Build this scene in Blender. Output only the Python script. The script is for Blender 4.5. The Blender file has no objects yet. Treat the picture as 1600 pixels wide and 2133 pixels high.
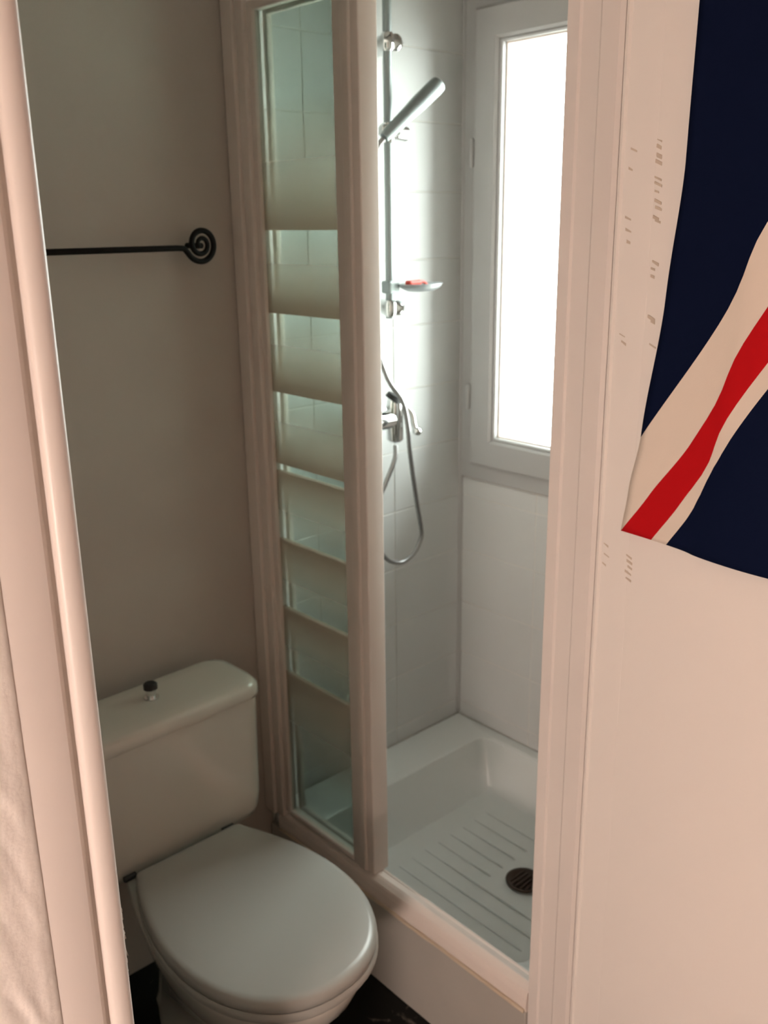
import bpy, bmesh, math, random
from mathutils import Vector, Matrix, noise
random.seed(4)
S = bpy.context.scene
COL = S.collection
PI = math.pi

# ---------------------------------------------------------------- camera
PITCH, ROLL, AZ, FPX = .29948, -.01355, .73576, 1961.8
f = Vector((math.sin(AZ)*math.cos(PITCH), math.cos(AZ)*math.cos(PITCH), -math.sin(PITCH)))
r = Vector((math.cos(AZ), -math.sin(AZ), 0)); u = r.cross(f)
r2 = r*math.cos(ROLL)+u*math.sin(ROLL); u2 = -r*math.sin(ROLL)+u*math.cos(ROLL)
cd = bpy.data.cameras.new('camera'); cam = bpy.data.objects.new('camera', cd); COL.objects.link(cam)
M4 = Matrix((r2, u2, -f)).transposed().to_4x4(); M4.translation = Vector((0, 0, 1.6))
cam.matrix_world = M4
cd.sensor_fit = 'VERTICAL'; cd.sensor_height = 36; cd.lens = FPX*36/2133
cd.clip_start = .02
cd.dof.use_dof = True; cd.dof.focus_distance = 1.0; cd.dof.aperture_fstop = 7.5
S.camera = cam

# ---------------------------------------------------------------- world, light, exposure
SKY = 22.0
LAMP = 176.0
EXPOSURE = 0.0
w = bpy.data.worlds.new('world'); S.world = w; w.use_nodes = True
bg = w.node_tree.nodes['Background']
bg.inputs[0].default_value = (.93, 1.0, .95, 1); bg.inputs[1].default_value = SKY
S.view_settings.view_transform = 'Standard'; S.view_settings.look = 'None'
S.view_settings.gamma = 1; S.view_settings.exposure = EXPOSURE; S.view_settings.use_curve_mapping = False
pl = bpy.data.lights.new('window_portal', 'AREA'); pl.shape = 'RECTANGLE'; pl.size = .62; pl.size_y = 1.1
pl.cycles.is_portal = True
po = bpy.data.objects.new('window_portal', pl); COL.objects.link(po)
po.location = (2.06, 1.33, 1.53); po.rotation_euler = (0, PI/2, 0)

# ---------------------------------------------------------------- materials
def mat(name, col, rough=.5, metal=0, bump=0, bscale=40, var=0, vscale=6, spec=.5, coat=0):
    m = bpy.data.materials.new(name); m.use_nodes = True
    nt = m.node_tree; b = nt.nodes['Principled BSDF']
    b.inputs['Base Color'].default_value = (*col, 1); b.inputs['Roughness'].default_value = rough
    b.inputs['Metallic'].default_value = metal; b.inputs['Specular IOR Level'].default_value = spec
    b.inputs['Coat Weight'].default_value = coat
    tc = nt.nodes.new('ShaderNodeTexCoord')
    if var:
        n = nt.nodes.new('ShaderNodeTexNoise'); n.inputs['Scale'].default_value = vscale; n.inputs['Detail'].default_value = 4
        nt.links.new(tc.outputs['Object'], n.inputs['Vector'])
        rp = nt.nodes.new('ShaderNodeValToRGB')
        rp.color_ramp.elements[0].position = .3; rp.color_ramp.elements[1].position = .7
        rp.color_ramp.elements[0].color = (*[c*(1-var) for c in col], 1); rp.color_ramp.elements[1].color = (*col, 1)
        nt.links.new(n.outputs['Fac'], rp.inputs['Fac']); nt.links.new(rp.outputs['Color'], b.inputs['Base Color'])
    if bump:
        n = nt.nodes.new('ShaderNodeTexNoise'); n.inputs['Scale'].default_value = bscale; n.inputs['Detail'].default_value = 5
        nt.links.new(tc.outputs['Object'], n.inputs['Vector'])
        bp = nt.nodes.new('ShaderNodeBump'); bp.inputs['Strength'].default_value = bump; bp.inputs['Distance'].default_value = .004
        nt.links.new(n.outputs['Fac'], bp.inputs['Height']); nt.links.new(bp.outputs['Normal'], b.inputs['Normal'])
    return m
M_wall = mat('white_wall_paint', (.55, .50, .45), .7, bump=.15, bscale=60, var=.04)
M_hall = mat('low_bounce_hall_paint', (.30, .24, .19), .7)  # unseen hall walls, darkened to cut the light bounced into the bathroom
M_liner = mat('dark_reveal_liner', (.42, .41, .38), .9)  # darkened so the window opening throws less light sideways
M_gloss = mat('white_gloss_paint', (.84, .78, .735), .4, bump=.15, bscale=25, var=.05, vscale=4)
M_door = mat('cream_door_paint', (.90, .85, .80), .55, bump=.08, bscale=30, var=.03, vscale=2)
M_plaster = mat('rough_white_plaster', (.88, .83, .78), .65, bump=.25, bscale=90, var=.06)
M_tile = mat('white_glazed_tile', (.62, .635, .63), .48, bump=.04, bscale=9, var=.03)
M_grout = mat('pale_grout', (.66, .65, .61), .85, bump=.2, bscale=120)
M_tray = mat('white_acrylic', (.74, .77, .76), .28, bump=.03, bscale=20)
M_plinth = mat('plinth_plaster', (.46, .44, .40), .7, bump=.3, bscale=35, var=.08)
M_frame = mat('white_lacquered_aluminium', (.86, .77, .71), .35, var=.03)
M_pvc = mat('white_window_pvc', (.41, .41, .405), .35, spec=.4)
M_chrome = mat('chrome', (.75, .77, .77), .12, metal=1)
M_satin = mat('satin_grey_metal', (.34, .38, .38), .55, metal=1)
M_hose = mat('metal_hose', (.36, .36, .36), .38, metal=1)
M_iron = mat('black_wrought_iron', (.006, .0055, .005), .6, spec=.25, bump=.2, bscale=80)
M_ceramic = mat('white_ceramic', (.60, .58, .52), .12, coat=.3)
M_seat = mat('white_plastic_seat', (.37, .37, .34), .3)
M_drain = mat('dark_brass', (.05, .03, .02), .4, metal=.4)
M_dark = mat('dark_rubber', (.02, .02, .02), .6)
M_red = mat('red_plastic', (.62, .05, .03), .35)
M_dirt = mat('brown_stain', (.62, .53, .44), .8)
M_chip = mat('pale_paint_chip', (.9, .84, .76), .7, bump=.4, bscale=200)
M_lampmetal = mat('brass_lamp_metal', (.5, .35, .15), .3, metal=1)
M_sil = mat('aged_silicone', (.62, .52, .40), .35)
M_ground = mat('pale_gravel', (.7, .68, .64), .9, bump=.3)

def floor_mat():
    m = mat('black_marbled_floor', (.006, .006, .005), .35, bump=.1, bscale=20)
    nt = m.node_tree; b = nt.nodes['Principled BSDF']; b.inputs['Specular IOR Level'].default_value = .25
    tc = nt.nodes.new('ShaderNodeTexCoord')
    n = nt.nodes.new('ShaderNodeTexNoise'); n.inputs['Scale'].default_value = 14; n.inputs['Detail'].default_value = 8
    n.inputs['Roughness'].default_value = .7; n.inputs['Distortion'].default_value = 1.6
    nt.links.new(tc.outputs['Object'], n.inputs['Vector'])
    rp = nt.nodes.new('ShaderNodeValToRGB')
    rp.color_ramp.elements[0].position = .60; rp.color_ramp.elements[1].position = .72
    rp.color_ramp.elements[0].color = (.006, .006, .005, 1); rp.color_ramp.elements[1].color = (.16, .14, .12, 1)
    nt.links.new(n.outputs['Fac'], rp.inputs['Fac']); nt.links.new(rp.outputs['Color'], b.inputs['Base Color'])
    return m
M_floor = floor_mat()

def glass_mat(name, tint, printed=False, gloss=.08):
    m = bpy.data.materials.new(name); m.use_nodes = True; nt = m.node_tree; N = nt.nodes; L = nt.links
    N.clear(); out = N.new('ShaderNodeOutputMaterial')
    tr = N.new('ShaderNodeBsdfTransparent'); tr.inputs[0].default_value = (*tint, 1)
    gl = N.new('ShaderNodeBsdfGlossy'); gl.inputs['Roughness'].default_value = .03
    fr = N.new('ShaderNodeLayerWeight'); fr.inputs[0].default_value = .12
    mx = N.new('ShaderNodeMixShader'); L.new(fr.outputs['Fresnel'], mx.inputs[0]); L.new(tr.outputs[0], mx.inputs[1]); L.new(gl.outputs[0], mx.inputs[2])
    if not printed:
        L.new(mx.outputs[0], out.inputs[0]); return m
    def math_(op, a, b=None, clamp=False):
        n = N.new('ShaderNodeMath'); n.operation = op; n.use_clamp = clamp
        for i, v in enumerate((a, b)):
            if v is None: continue
            if isinstance(v, (int, float)): n.inputs[i].default_value = v
            else: L.new(v, n.inputs[i])
        return n.outputs[0]
    tc = N.new('ShaderNodeTexCoord'); sp = N.new('ShaderNodeSeparateXYZ'); L.new(tc.outputs['Object'], sp.inputs[0])
    t = math_('DIVIDE', math_('ABSOLUTE', math_('SUBTRACT', sp.outputs[2], 1.112)), .158)
    inner = math_('SUBTRACT', 1.08, math_('FRACT', t), True)
    outer = math_('SUBTRACT', 1.0, math_('DIVIDE', math_('SUBTRACT', t, 3.0), 1.5), True)
    far = math_('GREATER_THAN', t, 3.0)
    fros = math_('ADD', math_('MULTIPLY', inner, math_('SUBTRACT', 1.0, far)), math_('MULTIPLY', outer, far))
    fros = math_('MULTIPLY', fros, math_('GREATER_THAN', t, .045))
    fros = math_('POWER', fros, 1.15)
    fros = math_('MULTIPLY', fros, .93)
    df = N.new('ShaderNodeBsdfDiffuse'); df.inputs[0].default_value = (.52, .42, .33, 1)
    tl = N.new('ShaderNodeBsdfTranslucent'); tl.inputs[0].default_value = (.40, .35, .29, 1)
    m2 = N.new('ShaderNodeMixShader'); m2.inputs[0].default_value = .35; L.new(df.outputs[0], m2.inputs[1]); L.new(tl.outputs[0], m2.inputs[2])
    m3 = N.new('ShaderNodeMixShader'); L.new(fros, m3.inputs[0]); L.new(mx.outputs[0], m3.inputs[1]); L.new(m2.outputs[0], m3.inputs[2])
    L.new(m3.outputs[0], out.inputs[0]); return m
M_glassprint = glass_mat('gradient_printed_glass', (.76, .80, .77), True)
M_glass = glass_mat('clear_door_glass', (.80, .84, .82))
M_pane = glass_mat('window_glass', (.96, .97, .97))
M_dish = mat('clear_dish_plastic', (.62, .66, .68), .15); M_dish.node_tree.nodes['Principled BSDF'].inputs['Transmission Weight'].default_value = .5

def flag_mat():
    m = bpy.data.materials.new('printed_flag_cloth'); m.use_nodes = True; nt = m.node_tree; N = nt.nodes; L = nt.links
    b = N['Principled BSDF']; b.inputs['Roughness'].default_value = .85; b.inputs['Specular IOR Level'].default_value = .06
    def math_(op, a, b_=None, clamp=False):
        n = N.new('ShaderNodeMath'); n.operation = op; n.use_clamp = clamp
        for i, v in enumerate((a, b_)):
            if v is None: continue
            if isinstance(v, (int, float)): n.inputs[i].default_value = v
            else: L.new(v, n.inputs[i])
        return n.outputs[0]
    uv = N.new('ShaderNodeUVMap'); uv.uv_map = 'UVMap'; sp = N.new('ShaderNodeSeparateXYZ'); L.new(uv.outputs[0], sp.inputs[0])
    X = math_('MULTIPLY', sp.outputs[0], 30.0); Y = math_('MULTIPLY', sp.outputs[1], 60.0)
    k = 1/math.sqrt(5)
    d1 = math_('MULTIPLY', math_('SUBTRACT', Y, math_('MULTIPLY', X, 2.0)), k)
    d2 = math_('MULTIPLY', math_('SUBTRACT', math_('ADD', Y, math_('MULTIPLY', X, 2.0)), 60.0), k)
    low = math_('LESS_THAN', Y, 30.0)
    sgn = math_('SUBTRACT', math_('MULTIPLY', low, 2.0), 1.0)      # +1 in the lower half, -1 above
    e1 = math_('MULTIPLY', d1, sgn)                                # red where -2 < e1 < 0
    e2 = math_('MULTIPLY', d2, sgn)                                # red where 0 < e2 < 2
    def band(v, lo, hi): return math_('MULTIPLY', math_('GREATER_THAN', v, lo), math_('LESS_THAN', v, hi))
    lefthalf = math_('LESS_THAN', X, 15.0)
    same = math_('COMPARE', low, lefthalf); same.node.inputs[2].default_value = .5
    red_s = math_('ADD', math_('MULTIPLY', band(e1, -1.38, 0.0), same), math_('MULTIPLY', band(e2, 0.0, 1.38), math_('SUBTRACT', 1.0, same)), True)
    wh_s = math_('ADD', band(e1, -2.05, 2.05), band(e2, -2.05, 2.05), True)
    ax = math_('ABSOLUTE', math_('SUBTRACT', X, 15.0)); ay = math_('ABSOLUTE', math_('SUBTRACT', Y, 30.0))
    cr = math_('MINIMUM', ax, ay)
    wh_c = math_('LESS_THAN', cr, 5.0); red_c = math_('LESS_THAN', cr, 3.0)
    red = math_('MAXIMUM', red_c, math_('MULTIPLY', red_s, math_('SUBTRACT', 1.0, wh_c)))
    wh = math_('MAXIMUM', wh_s, wh_c)
    m1 = N.new('ShaderNodeMix'); m1.data_type = 'RGBA'; L.new(wh, m1.inputs[0])
    m1.inputs[6].default_value = (.004, .008, .030, 1); m1.inputs[7].default_value = (.82, .72, .62, 1)
    m2 = N.new('ShaderNodeMix'); m2.data_type = 'RGBA'; L.new(red, m2.inputs[0]); L.new(m1.outputs[2], m2.inputs[6])
    m2.inputs[7].default_value = (.52, .008, .012, 1)
    L.new(m2.outputs[2], b.inputs['Base Color'])
    wv = N.new('ShaderNodeTexNoise'); wv.inputs['Scale'].default_value = 300
    bp = N.new('ShaderNodeBump'); bp.inputs['Strength'].default_value = .15; bp.inputs['Distance'].default_value = .001
    L.new(wv.outputs[0], bp.inputs['Height']); L.new(bp.outputs[0], b.inputs['Normal'])
    return m
M_flag = flag_mat()

# ---------------------------------------------------------------- mesh helpers
def obj(name, bm, m, parent=None, smooth=False, angle=None):
    bmesh.ops.recalc_face_normals(bm, faces=bm.faces)
    me = bpy.data.meshes.new(name); bm.to_mesh(me); bm.free()
    if smooth:
        for p in me.polygons: p.use_smooth = True
        if angle: me.set_sharp_from_angle(angle=math.radians(angle))
    me.materials.append(m)
    o = bpy.data.objects.new(name, me); COL.objects.link(o)
    if parent: o.parent = parent; o.matrix_parent_inverse = Matrix.Translation(-parent.location)
    return o
def add_box(bm, a, b, bevel=0, seg=2):
    lo = [min(a[i], b[i]) for i in range(3)]; hi = [max(a[i], b[i]) for i in range(3)]
    vs = [bm.verts.new((x, y, z)) for x in (lo[0], hi[0]) for y in (lo[1], hi[1]) for z in (lo[2], hi[2])]
    fs = [bm.faces.new([vs[i] for i in q]) for q in ((0,1,3,2),(4,6,7,5),(0,4,5,1),(2,3,7,6),(0,2,6,4),(1,5,7,3))]
    if bevel:
        es = {e for f_ in fs for e in f_.edges}
        bmesh.ops.bevel(bm, geom=list(es), offset=bevel, segments=seg, affect='EDGES', profile=.5)
    return bm
def box(a, b, bevel=0, seg=2):
    bm = bmesh.new(); return add_box(bm, a, b, bevel, seg)
def loft(bm, rings, cap0=True, cap1=True, closed=False):
    R = [[bm.verts.new(p) for p in ring] for ring in rings]
    n = len(R[0]); k = len(R)
    for i in range(k if closed else k-1):
        A, B = R[i], R[(i+1) % k]
        for j in range(n):
            bm.faces.new((A[j], A[(j+1) % n], B[(j+1) % n], B[j]))
    if not closed:
        if cap0: bm.faces.new(R[0][::-1])
        if cap1: bm.faces.new(R[-1])
    return bm
def tube(bm, pts, rad, n=12, cap=True):
    pts = [Vector(p) for p in pts]; rs = rad if isinstance(rad, (list, tuple)) else [rad]*len(pts)
    rings = []; prev = None
    for i, p in enumerate(pts):
        t = (pts[min(i+1, len(pts)-1)]-pts[max(i-1, 0)]).normalized()
        if prev is None:
            a = t.orthogonal().normalized()
        else:
            a = (prev-t*prev.dot(t)).normalized()
        prev = a; b = t.cross(a)
        rings.append([p+(a*math.cos(2*PI*j/n)+b*math.sin(2*PI*j/n))*rs[i] for j in range(n)])
    return loft(bm, rings, cap, cap)
def smooth_path(pts, n=8):
    P = [Vector(p) for p in pts]; P = [P[0]*2-P[1]]+P+[P[-1]*2-P[-2]]; out = []
    for i in range(1, len(P)-2):
        for k in range(n):
            t = k/n; p0, p1, p2, p3 = P[i-1:i+3]
            out.append(.5*((2*p1)+(p2-p0)*t+(2*p0-5*p1+4*p2-p3)*t*t+(3*p1-p0-3*p2+p3)*t**3))
    out.append(P[-2]); return out
def rrect(x0, x1, y0, y1, rad, z, n=6):
    out = []
    for cx, cy, a0 in ((x1-rad, y1-rad, 0), (x0+rad, y1-rad, PI/2), (x0+rad, y0+rad, PI), (x1-rad, y0+rad, 3*PI/2)):
        for k in range(n+1):
            a = a0+k/n*PI/2; out.append(Vector((cx+rad*math.cos(a), cy+rad*math.sin(a), z)))
    return out
def prism(prof, axis, a, b):
    """profile (2D points) swept along an axis 'z' or 'y' between a and b"""
    bm = bmesh.new()
    if axis == 'z': rings = [[Vector((p[0], p[1], c)) for p in prof] for c in (a, b)]
    else: rings = [[Vector((p[0], c, p[1])) for p in prof] for c in (a, b)]
    return loft(bm, rings)
def thing(name, label, cat, loc=(0, 0, 0), group=None):
    o = bpy.data.objects.new(name, None); COL.objects.link(o); o.location = loc; o.empty_display_size = .05
    tag(o, label, cat, group); return o
def tag(o, label, cat, group=None):
    o['label'] = label; o['category'] = cat
    if group: o['group'] = group
    return o
def struct(name, bm, m, label, cat, parent=None, **k):
    o = obj(name, bm, m, parent, **k); o['kind'] = 'structure'; o['label'] = label; o['category'] = cat
    return o

YB, XW, XS = 1.65, 1.77, 1.13          # back wall, window wall, front plane of the shower
XJL, XJR = .327, 1.10                  # door opening
YD0, YD1 = .757, .85                   # doorway wall
HC = 2.45

# ---------------------------------------------------------------- setting
struct('floor', box((-1.4, -1.5, -.06), (XW+.1, YB+.1, 0)), M_floor, 'black floor with pale marbled flecks around the toilet', 'floor')
struct('ceiling', box((-1.4, -1.5, HC), (XW+.3, YB+.1, HC+.06)), M_wall, 'plain white ceiling above the frame', 'ceiling')
wb = struct('wall_back', box((-.2, YB+.004, 0), (XW+.1, YB+.12, HC)), M_wall, 'grey-beige wall behind the toilet, running on tiled into the shower', 'wall')
struct('wall_left', box((-.3, YD1, 0), (-.2, YB+.12, HC)), M_wall, 'hidden white wall left of the toilet', 'wall')
bm = bmesh.new()
WY0, WY1, WZ0, WZ1 = 1.03, 1.64, .958, 2.10      # window opening
X0 = XW+.004
add_box(bm, (X0, -.0+YD0, 0), (X0+.28, YB+.12, WZ0)); add_box(bm, (X0, YD0, WZ1), (X0+.28, YB+.12, HC))
add_box(bm, (X0, YD0, WZ0), (X0+.28, WY0, WZ1)); add_box(bm, (X0, WY1, WZ0), (X0+.28, YB+.12, WZ1))
wr = struct('wall_right', bm, M_wall, 'shower wall holding the bright window, white tiles below it', 'wall')
bm = bmesh.new()
add_box(bm, (-1.4, YD0+.006, 0), (.255, YD1, HC)); add_box(bm, (.255, YD0+.012, 0), (XJL-.006, YD1, HC))
add_box(bm, (XJL-.006, YD0, 2.06), (XJR+.02, YD1, HC)); add_box(bm, (XJR+.02, YD0+.0, 0), (X0, YD1, HC))
wf = struct('wall_front', bm, M_wall, 'partition wall with the doorway seen through, rough plaster at left', 'wall')
struct('wall_hall_left', box((-1.5, -1.5, 0), (-1.4, YD1, HC)), M_hall, 'hidden hallway wall on the left', 'wall')
struct('wall_hall_rear', box((-1.4, -1.6, 0), (1.4, -1.5, HC)), M_hall, 'hidden hallway wall behind the viewpoint', 'wall')
struct('wall_hall_right', box((1.3, -1.6, 0), (1.4, YD0, HC)), M_hall, 'hidden hallway wall behind the open door', 'wall')
g = obj('ground', box((2.2, -12, -3.1), (30, 14, -3)), M_ground); g['kind'] = 'structure'; g['label'] = 'pale ground outside the window'; g['category'] = 'ground'

bm = bmesh.new(); t_ = .012
add_box(bm, (X0+.056, WY1-t_, WZ0), (X0+.281, WY1+.001, WZ1)); add_box(bm, (X0+.056, WY0-.001, WZ0), (X0+.281, WY0+t_, WZ1))
add_box(bm, (X0+.056, WY0, WZ1-t_), (X0+.281, WY1, WZ1+.001)); add_box(bm, (X0+.056, WY0, WZ0-.001), (X0+.281, WY1, WZ0+t_))
obj('added_reveal_liner', bm, M_liner, wr)  # added dark lining of the opening, keeps the tiled corner dimmer

# rough plaster left of the architrave (thick brushed coat)
bm = bmesh.new(); NX, NZ = 44, 420; V = []
for i in range(NX+1):
    x = .085+(.257-.085)*i/NX; row = []
    for k in range(NZ+1):
        z = 2.1*k/NZ
        s = (x*.94+z*.28); c = (x*.96-z*.05)          # strokes run steeply downwards to the right
        d = noise.noise(Vector(((x+z*.30)*110, z*7, 1)))*.0020+noise.noise(Vector(((x+z*.36)*260, z*13, 7)))*.0013
        d += noise.noise(Vector((x*14, z*9, 3)))*.0012
        edge = math.exp(-((x-.243)/.005)**2)*(.7+.5*noise.noise(Vector((1, z*8, 2))))
        y = YD0-.0006-(d*1.3+.0008)*max(0, min(1, (.250-x)/.02))-edge*.0014
        if i == NX: y = YD0+.003
        row.append(bm.verts.new((x, y, z)))
    V.append(row)
for i in range(NX):
    for k in range(NZ): bm.faces.new((V[i][k], V[i+1][k], V[i+1][k+1], V[i][k+1]))
pb = obj('plaster_coat', bm, M_plaster, wf, smooth=True)
pb['label'] = 'thick brushed white plaster beside the door frame'

# left architrave: profile in (x, y)
prof = [(.250, YD0+.012), (.250, YD0+.002), (.256, YD0), (.288, YD0), (.294, YD0+.001), (.2975, YD0+.006), (.3005, YD0+.009), (.3035, YD0+.008)]
for k in range(9):
    a = PI-PI*k/8; prof.append((.3155+.0115*math.cos(a), YD0+.004-.007*math.sin(a)))
prof += [(XJL, YD0+.03), (XJL-.002, YD1-.02), (XJL-.012, YD1+.004), (XJL-.04, YD1+.004), (XJL-.04, YD1-.02), (.28, YD0+.02)]
tl = struct('trim_1', prism(prof, 'z', 0, 2.085), M_gloss, 'white painted door frame with a dark groove at the left edge of the photo', 'door frame', smooth=True, angle=40)
bm = bmesh.new()
for k in range(9):
    z = .865+.010*k+random.uniform(-.003, .003); rr = random.uniform(.002, .004)
    res = bmesh.ops.create_icosphere(bm, subdivisions=2, radius=rr)
    for v in res['verts']:
        v.co = Vector((v.co.x*.8, v.co.y, v.co.z*1.9))*(1+.35*noise.noise(v.co*400+Vector((k, 0, 0))))+Vector((XJL-.001, YD0+.006+random.uniform(-.002, .003), z))
ch = obj('paint_chip', bm, M_chip, tl, smooth=True); ch['label'] = 'pale flaked paint on the frame corner'

# right jamb: stepped profile in (x, y)
prof = [(XJR+.012, YD1+.004), (XJR+.006, YD1-.001), (XJR+.006, YD1-.02), (XJR+.009, YD1-.023), (XJR+.009, .797), (XJR+.001, .793), (XJR-.0005, .790),
        (XJR-.0005, .763), (XJR+.004, .7575), (XJR+.03, .7575), (XJR+.03, YD1+.004)]
tr = struct('trim_2', prism(prof, 'z', 0, 2.085), M_gloss, 'stepped white door jamb between the shower opening and the open door', 'door frame', smooth=True, angle=25)
struct('trim_3', box((XJL-.03, YD0-.0, 2.03), (XJR+.03, YD1+.004, 2.085), .004), M_gloss, 'white top piece of the door frame', 'door frame')

# ---------------------------------------------------------------- open door (leaf folded against the hall wall)
d = struct('door_1', box((XJR, .745-.73, .012), (XJR+.038, .752, 2.04), .003), M_door, 'plain cream door standing open at right, a flag hanging over it', 'door')
b1 = obj('edge_moulding', prism([(XJR+.002, .7525), (XJR-.0035, .751), (XJR-.004, .747), (XJR-.001, .744), (XJR-.0006, .703), (XJR-.0002, .699), (XJR+.002, .698)], 'z', .012, 2.04), M_door, d, smooth=True, angle=30)
bm = bmesh.new()
for z in (.25, 1.0, 1.8):
    tube(bm, [(XJR-.004, .7555, z-.04), (XJR-.004, .7555, z+.04)], .0035, 10)
marks = [(.733, 1.683), (.735, 1.66), (.734, 1.60), (.733, 1.585), (.733, 1.57), (.733, 1.45), (.731, 1.44), (.738, 1.150), (.738, 1.135), (.738, 1.12),
         (.696, 1.692), (.697, 1.685), (.697, 1.674), (.697, 1.667), (.696, 1.648), (.696, 1.641), (.697, 1.632), (.697, 1.62), (.695, 1.612), (.694, 1.596), (.697, 1.60),
         (.694, 1.545), (.696, 1.537), (.695, 1.528), (.692, 1.475), (.690, 1.470), (.690, 1.44), (.701, 1.142), (.701, 1.134), (.700, 1.126), (.701, 1.118), (.700, 1.108)]
bm.free()
for y, z in marks:
    y += random.uniform(-.002, .002); l = random.uniform(.004, .008); hgt = random.uniform(.0009, .0020)
    y += 0 if y > .72 else -.002
    bm = bmesh.new(); add_box(bm, (XJR-.0012, y-l, -hgt), (XJR-.0001, y+l*.4, hgt), 0)
    for v in bm.verts: v.co.z += (v.co.y-y)*.45+random.uniform(-.0008, .0008)
    s = obj('stain', bm, M_dirt, d); s.location.z += z

# ---------------------------------------------------------------- flag hanging over the door
bm = bmesh.new(); uvl = bm.loops.layers.uv.new('UVMap')
NS, NT = 90, 220; LEN = 1.80; V = []
ZTOP = 2.047
def lerp_tab(z, tab):
    for (a, va), (b, vb) in zip(tab, tab[1:]):
        if z <= b: 
            t = max(0, min(1, (z-a)/(b-a))); t = t*t*(3-2*t)*.5+t*.5; return va+(vb-va)*t
    return tab[-1][1]
LEFT = [(1.17, .709), (1.24, .700), (1.32, .686), (1.50, .664), (1.66, .650), (1.84, .648), (2.1, .640)]
for i in range(NS+1):
    s = i/NS; row = []
    for k in range(NT+1):
        t = k/NT; L_ = t*LEN; zb = 1.180-.006*math.sin(s*PI)-.012*s
        z = zb+L_
        yl = lerp_tab(z, LEFT); y = yl+.012*math.tanh((s-.13)/.02)+.012-(s*.97 if s < .28 else .2716+.38*(1-math.exp(-(s-.28)*.9/.38)))*.97
        fold = math.sin(s*21+1.2+.7*math.sin(z*4))*.5+math.sin(s*9.0+z*2.3)*.5
        ztopfade = max(0, min(1, (ZTOP-z)/.3))
        amp = (.004+.010*min(1, s*3))*ztopfade
        x = XJR-.016+fold*amp*.9
        if s < .12: x += .004*(1-s/.12)
        if z > ZTOP-.0:
            over = z-ZTOP
            if over < .056: x = XJR-.010+over; z = ZTOP+.004*math.sin(over/.056*PI)
            else: x = XJR+.046; z = ZTOP-(over-.056)
        elif z > ZTOP-.3: x = x*ztopfade+(XJR-.010)*(1-ztopfade)
        y += .006*math.sin(z*9+s*5)*min(1, s*4)
        row.append(bm.verts.new((x, y, z)))
    V.append(row)
for i in range(NS):
    for k in range(NT):
        f_ = bm.faces.new((V[i][k], V[i+1][k], V[i+1][k+1], V[i][k+1]))
        for lp, (a, b) in zip(f_.loops, ((i, k), (i+1, k), (i+1, k+1), (i, k+1))): lp[uvl].uv = (a/NS, b/NT)
fl = obj('flag', bm, M_flag, smooth=True); tag(fl, 'navy, white and red flag cloth hanging over the open door at right', 'flag')
sol = fl.modifiers.new('s', 'SOLIDIFY'); sol.thickness = .0012

# ---------------------------------------------------------------- shower tiles (parts of their walls)
TZ = [1.512+.152*k for k in range(-9, 7)]          # joint heights
TZ = [.252]+[z for z in TZ if z > .29]
def tile(parent, a, b):
    bm = bmesh.new(); add_box(bm, a, b, .0015, 1); return obj('tile', bm, M_tile, parent)
gb = obj('grout', box((1.12, YB+.0012, .2), (XW+.004, YB+.0045, HC)), M_grout, wb)
J = .0009
xs = [1.135, 1.285, 1.53, XW-.001]
for x0, x1 in zip(xs, xs[1:]):
    for z0, z1 in zip(TZ, TZ[1:]+[HC]):
        if z0 > HC-.03: continue
        tile(wb, (x0+J, YB-random.uniform(0, .0006), z0+J), (x1-J, YB+.006, min(z1, HC)-J))
gw = obj('grout', box((XW+.0012, YD1, .2), (XW+.0045, YB, WZ0-.003)), M_grout, wr)
ys = [YD1+.002, .905, 1.15, 1.395, YB-.001]
for y0, y1 in zip(ys, ys[1:]):
    for z0, z1 in zip(TZ, TZ[1:]):
        if z0 > WZ0-.02: continue
        tile(wr, (XW-random.uniform(0, .0006), y0+J, z0+J), (XW+.006, y1-J, min(z1, WZ0-.004)-J))
for z0, z1 in zip(TZ, TZ[1:]+[HC]):
    if z1 > WZ0 and z0 < WZ1-.02:
        tile(wr, (XW, YD1+.002, max(z0, WZ0)+J), (XW+.006, WY0-.012, min(z1, WZ1)-J))

# corner bead between the two tiled walls
struct('trim_4', prism([(XW+.001, YB+.001), (XW-.010, YB+.001), (XW-.0075, YB-.0045), (XW-.0045, YB-.0075), (XW+.001, YB-.010)], 'z', .262, HC), M_pvc, 'pale vertical bead in the tiled shower corner', 'trim')

# ---------------------------------------------------------------- window
win = bpy.data.objects.new('window_1', None); COL.objects.link(win); win.location = (XW, 1.33, WZ0)
win['kind'] = 'structure'; win['label'] = 'white framed window glowing with daylight in the shower'; win['category'] = 'window'
def ring_frame(x0, x1, y0, y1, z0, z1, w_, bev=.003):
    """rectangular frame in the y-z plane, w_ = width, x0 = room side"""
    bm = bmesh.new(); pr = [(x1, 0), (x0+bev, 0), (x0, bev), (x0, w_-bev), (x0+bev, w_), (x1, w_)]
    rings = []
    for cy, cz, sy, sz in ((y0, z0, 1, 1), (y1, z0, -1, 1), (y1, z1, -1, -1), (y0, z1, 1, -1)):
        rings.append([Vector((x, cy+sy*w, cz+sz*w)) for x, w in pr])
    return loft(bm, rings, closed=True)
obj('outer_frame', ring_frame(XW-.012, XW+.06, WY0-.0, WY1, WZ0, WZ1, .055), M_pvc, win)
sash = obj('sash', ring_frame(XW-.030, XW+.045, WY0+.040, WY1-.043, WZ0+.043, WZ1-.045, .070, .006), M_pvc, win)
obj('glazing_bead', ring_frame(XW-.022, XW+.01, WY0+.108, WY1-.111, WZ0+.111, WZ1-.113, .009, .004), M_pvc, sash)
obj('seal', ring_frame(XW-.006, XW+.012, WY0+.116, WY1-.119, WZ0+.119, WZ1-.121, .005, .001), M_frame, sash)
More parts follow.
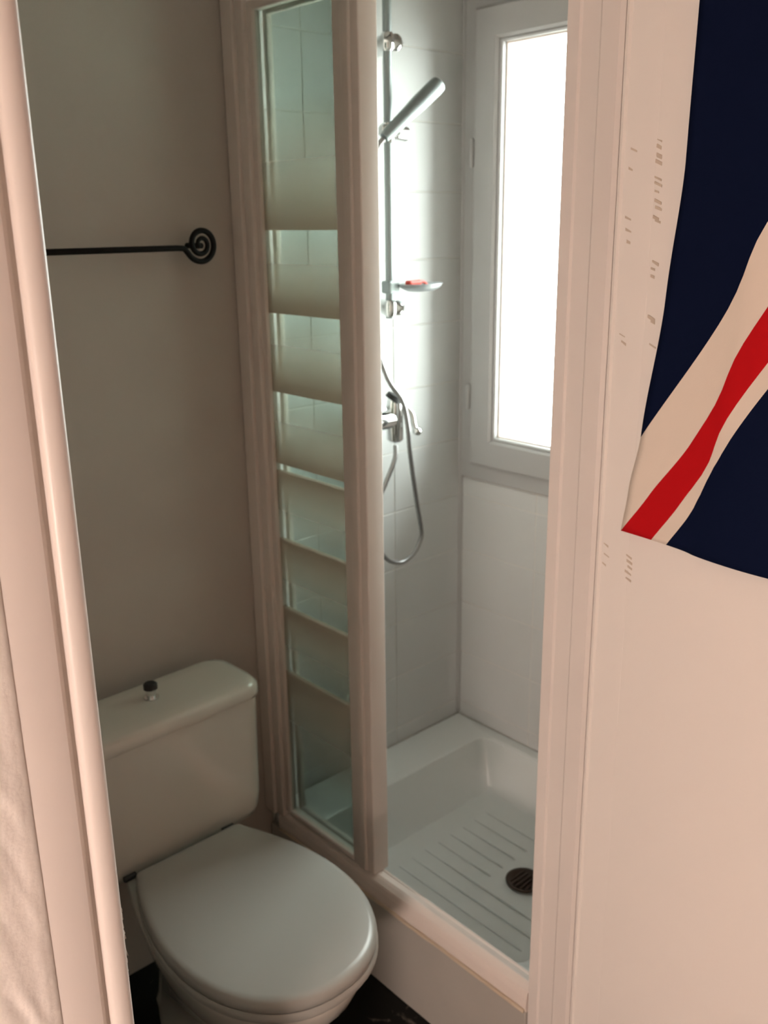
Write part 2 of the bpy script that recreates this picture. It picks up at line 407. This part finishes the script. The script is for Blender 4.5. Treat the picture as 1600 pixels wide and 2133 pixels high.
pane = obj('pane', box((XW+.0, WY0+.118, WZ0+.12), (XW+.006, WY1-.121, WZ1-.123)), M_pane, sash)
for z in (1.175, 1.75):
    bm = bmesh.new(); tube(bm, [(XW-.030, WY1-.040, z-.032), (XW-.030, WY1-.040, z-.028), (XW-.030, WY1-.040, z+.028), (XW-.030, WY1-.040, z+.032)], [.004, .0065, .0065, .004], 12)
    obj('hinge', bm, M_pvc, win, smooth=True, angle=40)
bm = bmesh.new(); add_box(bm, (XW-.036, WY0+.065, 1.47), (XW-.030, WY0+.09, 1.55), .002); add_box(bm, (XW-.056, WY0+.07, 1.42), (XW-.046, WY0+.085, 1.52), .004); tube(bm, [(XW-.034, WY0+.077, 1.51), (XW-.05, WY0+.077, 1.51)], .006)
obj('handle', bm, M_pvc, win)

# ---------------------------------------------------------------- shower tray
st = thing('shower_tray', 'white acrylic shower tray with a dark drain under the window', 'shower tray', (1.44, 1.25, 0))
TX0, TX1, TY0, TY1, RIM, BAS = 1.124, XW-.001, YD1+.008, YB-.001, .252, .105
bm = bmesh.new()
rings = [rrect(TX0, TX1, TY0, TY1, .004, .05), rrect(TX0, TX1, TY0, TY1, .004, RIM-.004), rrect(TX0+.003, TX1-.003, TY0+.003, TY1-.003, .004, RIM),
         rrect(TX0+.022, TX1-.030, TY0+.045, TY1-.120, .030, RIM), rrect(TX0+.028, TX1-.037, TY0+.052, TY1-.128, .032, RIM-.006),
         rrect(TX0+.048, TX1-.055, TY0+.065, TY1-.160, .035, BAS+.015), rrect(TX0+.058, TX1-.066, TY0+.075, TY1-.172, .035, BAS+.002), rrect(TX0+.072, TX1-.08, TY0+.09, TY1-.19, .035, BAS),
         rrect(1.452, 1.532, 1.132, 1.212, .0399, BAS-.006)]
loft(bm, rings)
obj('basin', bm, M_tray, st, smooth=True, angle=35)
for k in range(9):
    x = 1.27+.045*k
    y0, y1 = (1.24, 1.42) if 1.43 < x < 1.6 else (1.03, 1.42)
    bm = bmesh.new(); tube(bm, [(x, y0, BAS-.0035), (x, y0+.01, BAS-.001), (x, y1-.01, BAS-.001), (x, y1, BAS-.0035)], [.0008, .0028, .0028, .0008], 8)
    obj('grip_ridge', bm, M_tray, st, smooth=True)
DX, DY = 1.492, 1.172
bm = bmesh.new(); rings = []
for rr, z in ((.020, BAS-.004), (.036, BAS-.004), (.042, BAS-.001), (.044, BAS+.003), (.040, BAS+.005), (.034, BAS+.002), (.030, BAS-.002)):
    rings.append([Vector((DX+rr*math.cos(a*PI/14), DY+rr*math.sin(a*PI/14), z)) for a in range(28)])
loft(bm, rings, True, True); dr = obj('drain', bm, M_drain, st, smooth=True)
bm = bmesh.new()
for k in range(-2, 3): add_box(bm, (DX-.028, DY+.011*k-.002, BAS-.001), (DX+.028, DY+.011*k+.002, BAS+.002), .001, 1)
obj('grate', bm, M_drain, dr)
bm = bmesh.new()     # plinth: slightly uneven plastered face
add_box(bm, (1.1075, YD1+.005, 0), (1.122, YB-.002, .209), .003)
bmesh.ops.subdivide_edges(bm, edges=[e for e in bm.edges if e.calc_length() > .5], cuts=24)
for v in bm.verts:
    if v.co.x < 1.112: v.co.x += noise.noise(v.co*9)*.0012
obj('plinth', bm, M_plinth, st)
obj('front_lip', prism([(1.1105, .2085), (1.1085, .222), (1.1095, .238), (1.112, .248), (1.1143, .2523), (1.1235, .2523), (1.1235, .2085)], 'y', YD1+.006, YB-.034), M_frame, st)
bm = bmesh.new(); pts = []
for k in range(40):
    y = YD1+.01+(YB-.05-YD1)*k/39; pts.append((1.1075+.001*noise.noise(Vector((y*20, 0, 0))), y, .2105+.0030*noise.noise(Vector((y*9, 3, 0)))))
tube(bm, pts, [.0035+.0018*abs(noise.noise(Vector((k*.7, 5, 0)))) for k in range(40)], 8)
obj('silicone_bead', bm, M_sil, st, smooth=True)

# ---------------------------------------------------------------- shower screen
sc = thing('shower_screen', 'white framed shower door of gradient-striped glass, slid half open', 'shower door', (XS, 1.45, .23))
obj('wall_casing', box((1.098, YB-.034, .2525), (1.15, YB+.003, 2.25), .003), M_frame, sc)
def post(x0, x1, y0, y1, name='stile', z0=.262, z1=2.0, bev=.004, par=None):
    return obj(name, box((x0, y0, z0), (x1, y1, z1), bev, 3), M_frame, par or sc, smooth=True, angle=40)
post(1.105, 1.145, 1.590, YB-.033, 'frame_post', .2525, 2.03)
pf = thing_p = None
# fixed panel
post(1.114, 1.134, 1.574, 1.592, 'stile', .268, 1.99, .003)
a = post(1.115, 1.158, 1.279, 1.347, 'stile', .262, 2.0, .003); post(1.110, 1.118, 1.299, 1.322, 'cover_strip', .262, 2.0, .004)
post(1.114, 1.136, 1.345, 1.576, 'rail', 1.972, 2.0, .003); post(1.114, 1.136, 1.345, 1.576, 'rail', .262, .276, .003)
gp = obj('glass_panel', box((1.122, 1.344, .270), (1.127, 1.580, 1.976)), M_glassprint, sc); gp['label'] = 'glass printed with fading frosted bands'
# sliding panel behind
post(1.138, 1.152, 1.563, 1.574, 'stile', .268, 1.99, .002)
post(1.138, 1.152, 1.346, 1.564, 'rail', 1.966, 1.99, .003); post(1.138, 1.152, 1.346, 1.564, 'rail', .268, .278, .003)
obj('glass_panel', box((1.142, 1.345, .276), (1.147, 1.566, 1.97)), M_glass, sc)
obj('bottom_track', prism([(1.1145, .2525), (1.121, .2585), (1.126, .262), (1.1305, .262), (1.132, .2605), (1.140, .2605), (1.142, .262), (1.146, .262), (1.1465, .2525)], 'y', YD1+.006, YB-.034), M_frame, sc)
obj('top_track', prism([(1.100, 1.995), (1.100, 2.04), (1.185, 2.04), (1.185, 1.995), (1.18, 1.995), (1.18, 2.03), (1.105, 2.03), (1.105, 1.995)], 'y', YD1+.006, YB-.034), M_frame, sc)

# ---------------------------------------------------------------- shower rail, hand shower, dish, mixer
YR = 1.592
sr = thing('shower_rail', 'vertical chrome shower rail on the tiled wall beside the window', 'shower rail', (1.468, YB, 1.4))
XR = 1.468
bm = bmesh.new(); tube(bm, [(XR, YR, 1.39), (XR, YR, 2.20)], .0095, 16); obj('bar', bm, M_satin, sr, smooth=True, angle=60)
for z, k in ((1.957, 1), (1.412, -1)):
    bm = bmesh.new()
    tube(bm, [(XR+.022, YB-.001, z), (XR+.022, YB-.012, z), (XR+.020, YR+.01, z), (XR+.018, YR-.008, z), (XR+.016, YR-.014, z)], [.020, .020, .015, .017, .010], 20)
    tube(bm, [(XR, YR, z+.018*k), (XR, YR, z+.012*k), (XR, YR, z-.012*k), (XR, YR, z-.018*k)], [.011, .015, .015, .011], 18)
    obj('bracket', bm, M_chrome, sr, smooth=True, angle=50)
bm = bmesh.new()
tube(bm, [(XR-.026, YR-.004, 1.784), (XR-.022, YR-.004, 1.784), (XR+.026, YR-.004, 1.781), (XR+.046, YR-.004, 1.780), (XR+.049, YR-.004, 1.780)], [.008, .013, .016, .016, .012], 18)
tube(bm, [(XR, YR, 1.80), (XR, YR, 1.76)], .0135, 16)
sd = obj('slider', bm, M_chrome, sr, smooth=True, angle=50)
bm = bmesh.new(); tube(bm, [(XR+.012, YR-.004, 1.79), (XR+.012, YR-.006, 1.806)], [.008, .006], 14); obj('knob', bm, M_dark, sd, smooth=True, angle=50)
# soap dish clipped to the rail
bm = bmesh.new(); rings = []
for q, z in ((.2, -.016), (.6, -.014), (.9, -.006), (1, .002), (.97, .003), (.86, -.004), (.5, -.010), (.15, -.011)):
    rings.append([Vector((1.535+.060*q*math.cos(a*PI/16), YR-.030+.040*q*math.sin(a*PI/16), 1.462+z)) for a in range(32)])
loft(bm, rings); obj('soap_dish', bm, M_dish, sr, smooth=True)
bm = bmesh.new(); add_box(bm, (XR-.015, YR-.016, 1.445), (XR+.017, YR+.013, 1.473), .004); obj('dish_clip', bm, M_satin, sr)
# red and white item on the dish
ra = thing('razor', 'small red and white plastic item lying on the soap dish', 'razor', (1.50, YR-.03, 1.459))
bm = bmesh.new(); add_box(bm, (1.487, YR-.046, 1.459), (1.525, YR-.028, 1.473), .004); obj('head', bm, M_red, ra)
bm = bmesh.new(); tube(bm, smooth_path([(1.520, YR-.037, 1.470), (1.540, YR-.034, 1.468), (1.556, YR-.03, 1.460)]), .0035, 8); obj('handle', bm, M_red, ra, smooth=True)
bm = bmesh.new(); add_box(bm, (1.524, YR-.034, 1.455), (1.545, YR-.020, 1.464), .003); obj('cap', bm, M_pvc, ra)

hs = thing('hand_shower', 'grey stick hand shower tilted up in the rail holder', 'shower head', (1.45, YR-.02, 1.79))
P0 = Vector((1.421, YR-.038, 1.766)); P1 = Vector((1.568, 1.538, 1.879)); D = (P1-P0)
bm = bmesh.new(); tube(bm, [P0, P0+D*.08, P0+D*.4, P0+D*.62, P0+D*.93, P0+D*.985, P0+D], [.010, .0135, .0155, .0180, .0184, .0176, .014], 24)
obj('handle', bm, M_satin, hs, smooth=True, angle=60)
bm = bmesh.new(); tube(bm, [P0+D*.99, P0+D*1.008], [.0142, .012], 24); obj('spray_face', bm, M_dark, hs)
hose = smooth_path([P0, (1.408, 1.563, 1.735), (1.392, 1.57, 1.60), (1.395, 1.575, 1.40), (1.428, 1.565, 1.27), (1.462, 1.548, 1.208), (1.476, 1.545, 1.15), (1.487, 1.550, 1.09), (1.507, 1.56, 1.02), (1.530, 1.57, .945), (1.550, 1.575, .87),
                    (1.547, 1.578, .84), (1.525, 1.58, .812), (1.485, 1.582, .800), (1.440, 1.585, .822), (1.408, 1.59, .88), (1.415, 1.592, .95), (1.450, 1.592, 1.01), (1.478, 1.592, 1.06), (1.485, 1.596, 1.092)], 10)
bm = bmesh.new(); rad = [.0056+.0005*(i % 2) for i in range(len(hose))]
tube(bm, hose, rad, 10); ho = obj('hose', bm, M_hose, hs, smooth=True); ho['label'] = 'looping metal hose'

mx = thing('shower_mixer', 'chrome shower mixer tap on the tiles below the rail', 'tap', (1.475, YB, 1.15))
bm = bmesh.new(); tube(bm, [(1.40, YB-.045, 1.155), (1.405, YB-.045, 1.155), (1.49, YB-.045, 1.155), (1.495, YB-.045, 1.155)], [.018, .023, .023, .018], 20)
for x in (1.42, 1.475): tube(bm, [(x, YB-.001, 1.155), (x, YB-.008, 1.155), (x, YB-.009, 1.155), (x, YB-.04, 1.155)], [.03, .028, .014, .014], 20)
obj('body', bm, M_chrome, mx, smooth=True, angle=40)
bm = bmesh.new(); tube(bm, [(1.487, YB-.050, 1.10), (1.487, YB-.050, 1.106), (1.487, YB-.050, 1.19), (1.487, YB-.052, 1.204), (1.487, YB-.053, 1.209)], [.014, .020, .020, .018, .010], 20)
obj('cartridge', bm, M_chrome, mx, smooth=True, angle=50)
bm = bmesh.new(); tube(bm, [(1.475, YB-.056, 1.204), (1.479, YB-.060, 1.214)], [.020, .017], 18); obj('cap', bm, M_dark, mx, smooth=True, angle=50)
bm = bmesh.new(); tube(bm, smooth_path([(1.500, YB-.062, 1.19), (1.512, YB-.080, 1.17), (1.515, YB-.085, 1.145), (1.518, YB-.088, 1.130)]), .0065, 12)
res = bmesh.ops.create_uvsphere(bm, u_segments=14, v_segments=10, radius=.011)
for v in res['verts']: v.co += Vector((1.521, YB-.09, 1.126))
obj('lever', bm, M_chrome, mx, smooth=True)

# ---------------------------------------------------------------- towel bar
tb = thing('towel_bar', 'black wrought-iron towel bar ending in a spiral on the back wall', 'towel bar', (.7, YB, 1.556))
YT = 1.602
bm = bmesh.new(); pts = [(.36, YT, 1.557), (.94, YT, 1.557), (.955, YT, 1.556)]
cx, cz = .993, 1.563; R0 = .0325
sp = []
for k in range(70):
    a = math.radians(222)+k/69*2*PI*2.0; rr = R0*(1-k/69*.84)
    sp.append((cx+rr*math.cos(a), YT, cz+rr*math.sin(a)*1.03))
path = [Vector(p) for p in pts]+[Vector((.962, YT, 1.549))]+[Vector(p) for p in sp]
tube(bm, path, [.0056 if i < 30 else .0056-.0018*(i-30)/(len(path)-30) for i in range(len(path))], 10)
obj('scroll_bar', bm, M_iron, tb, smooth=True)
for x in (.40, .993):
    bm = bmesh.new(); tube(bm, [(x, YT, 1.560), (x, YB+.003, 1.560)], .0055, 10); obj('mount', bm, M_iron, tb, smooth=True, angle=60)

# ---------------------------------------------------------------- toilet
tt = thing('toilet', 'white close-coupled toilet with closed lid beside the shower', 'toilet', (.75, 1.3, 0))
CX = .760
def seat_outline(k=1.0, z=0, dy=0, back=1.424, hw=.177, front=.953, ymid=1.185, hb=.119, rc=.016):
    out = []
    for i in range(33):                       # front half, from the right side round the tip to the left side
        a = -PI*i/32; c, s = math.cos(a), math.sin(a); e = 2/2.2
        out.append((hw*math.copysign(abs(c)**e, c), ymid-(ymid-front)*abs(s)**e))
    side = [(hw-(hw-hb)*(t/10)**1.8, ymid+(back-rc-ymid)*t/10) for t in range(1, 11)]
    xe = side[-1][0]
    corner = [(xe-rc+rc*math.cos(a), back-rc+rc*math.sin(a)) for a in [PI/2*j/4 for j in range(1, 5)]]
    right = side+corner
    out += [(-x, y) for x, y in right]+[(x, y) for x, y in right[::-1]]
    return [Vector((CX+x*k, (y-1.19)*k+1.19+dy, z)) for x, y in out]
# pan
bm = bmesh.new()
rings = []
for z, hw, fr, bk, ym in ((0, .105, 1.12, 1.56, 1.32), (.012, .105, 1.118, 1.56, 1.32), (.03, .095, 1.13, 1.555, 1.33), (.12, .090, 1.13, 1.54, 1.33), (.20, .105, 1.09, 1.54, 1.30), (.27, .135, 1.035, 1.55, 1.26),
                          (.33, .160, .990, 1.57, 1.22), (.37, .170, .972, 1.59, 1.20), (.392, .172, .968, 1.60, 1.19), (.398, .168, .972, 1.60, 1.19)):
    rings.append(seat_outline(1, z, 0, bk, hw*.97, fr, ym, hw*.42, .03))
loft(bm, rings); pan = obj('bowl', bm, M_ceramic, tt, smooth=True, angle=60)
bm = bmesh.new(); rings = [seat_outline(1.0, .400), seat_outline(1.01, .404), seat_outline(1.01, .414), seat_outline(1.0, .418)]
loft(bm, rings); obj('seat', bm, M_seat, tt, smooth=True, angle=40)
bm = bmesh.new(); rings = [seat_outline(.985, .4185), seat_outline(1.0, .4205), seat_outline(1.002, .430), seat_outline(.995, .4365), seat_outline(.975, .4405), seat_outline(.93, .4425), seat_outline(.7, .444), seat_outline(.35, .445)]
loft(bm, rings); obj('lid', bm, M_seat, tt, smooth=True, angle=60)
for x in (.640, .858):
    bm = bmesh.new(); tube(bm, [(x-.012, 1.432, .428), (x+.012, 1.432, .428)], .006, 12); obj('hinge', bm, M_dark, tt, smooth=True, angle=60)
# cistern
def turn(bm):
    bmesh.ops.rotate(bm, verts=bm.verts, cent=(.80, 1.53, 0), matrix=Matrix.Rotation(math.radians(1.6), 3, 'Z'))
cis_x0, cis_x1, cy0, cy1 = .528, .968, 1.447, 1.604
bm = bmesh.new()
rings = [rrect(cis_x0+.035, cis_x1-.035, cy0+.03, cy1-.005, .02, .4), rrect(cis_x0+.012, cis_x1-.012, cy0+.008, cy1-.002, .035, .408), rrect(cis_x0+.004, cis_x1-.004, cy0+.002, cy1, .04, .425),
         rrect(cis_x0, cis_x1, cy0, cy1, .04, .46), rrect(cis_x0-.003, cis_x1+.003, cy0-.003, cy1, .04, .682)]
loft(bm, rings); turn(bm); cb = obj('cistern', bm, M_ceramic, tt, smooth=True, angle=60)
bm = bmesh.new(); e = .006
rings = [rrect(cis_x0-e, cis_x1+e, cy0-e, cy1+.002, .042, .6835), rrect(cis_x0-e-.002, cis_x1+e+.002, cy0-e-.002, cy1+.002, .042, .690), rrect(cis_x0-e, cis_x1+e, cy0-e, cy1+.002, .042, .706),
         rrect(cis_x0+.002, cis_x1-.002, cy0+.002, cy1-.002, .04, .715), rrect(cis_x0+.02, cis_x1-.02, cy0+.02, cy1-.012, .03, .719), rrect(cis_x0+.07, cis_x1-.07, cy0+.05, cy1-.04, .02, .720)]
loft(bm, rings); turn(bm); cl = obj('cistern_lid', bm, M_ceramic, tt, smooth=True, angle=70)
KX, KY = .766, 1.528
bm = bmesh.new(); tube(bm, [(KX, KY, .716), (KX, KY, .722), (KX, KY, .7235), (KX, KY, .736), (KX, KY, .740)], [.016, .015, .009, .010, .010], 18); pk = obj('flush_knob', bm, M_chrome, tt, smooth=True, angle=40)
bm = bmesh.new(); tube(bm, [(KX, KY, .7395), (KX, KY, .749), (KX, KY, .752)], [.0135, .0135, .010], 18); obj('cap', bm, M_dark, pk, smooth=True, angle=40)
# water supply pipe behind the pan
bm = bmesh.new(); tube(bm, smooth_path([(.56, 1.60, .43), (.56, 1.615, .36), (.50, 1.63, .30), (.42, 1.635, .28)]), .007, 10); obj('supply_pipe', bm, M_chrome, tt, smooth=True)

# ---------------------------------------------------------------- added unseen lamp, standing in for the warm light on this side of the doorway
wl = thing('added_hall_lamp', 'added unseen globe lamp standing in for the warm hall light', 'lamp', (-1.4, -.15, .86))
LX, LY, LZ = -1.16, -.15, .86
bm = bmesh.new(); tube(bm, [(-1.40, LY, LZ), (-1.385, LY, LZ), (-1.384, LY, LZ), (LX-.11, LY, LZ)], [.05, .05, .012, .012], 18); obj('bracket', bm, M_lampmetal, wl, smooth=True, angle=40)
m = bpy.data.materials.new('added_lamp_globe'); m.use_nodes = True; b = m.node_tree.nodes['Principled BSDF']
b.inputs['Base Color'].default_value = (.9, .85, .75, 1); b.inputs['Emission Color'].default_value = (1, .79, .69, 1); b.inputs['Emission Strength'].default_value = LAMP
bm = bmesh.new(); bmesh.ops.create_uvsphere(bm, u_segments=28, v_segments=16, radius=.12)
for v in bm.verts: v.co += Vector((LX, LY, LZ))
obj('globe', bm, m, wl, smooth=True)
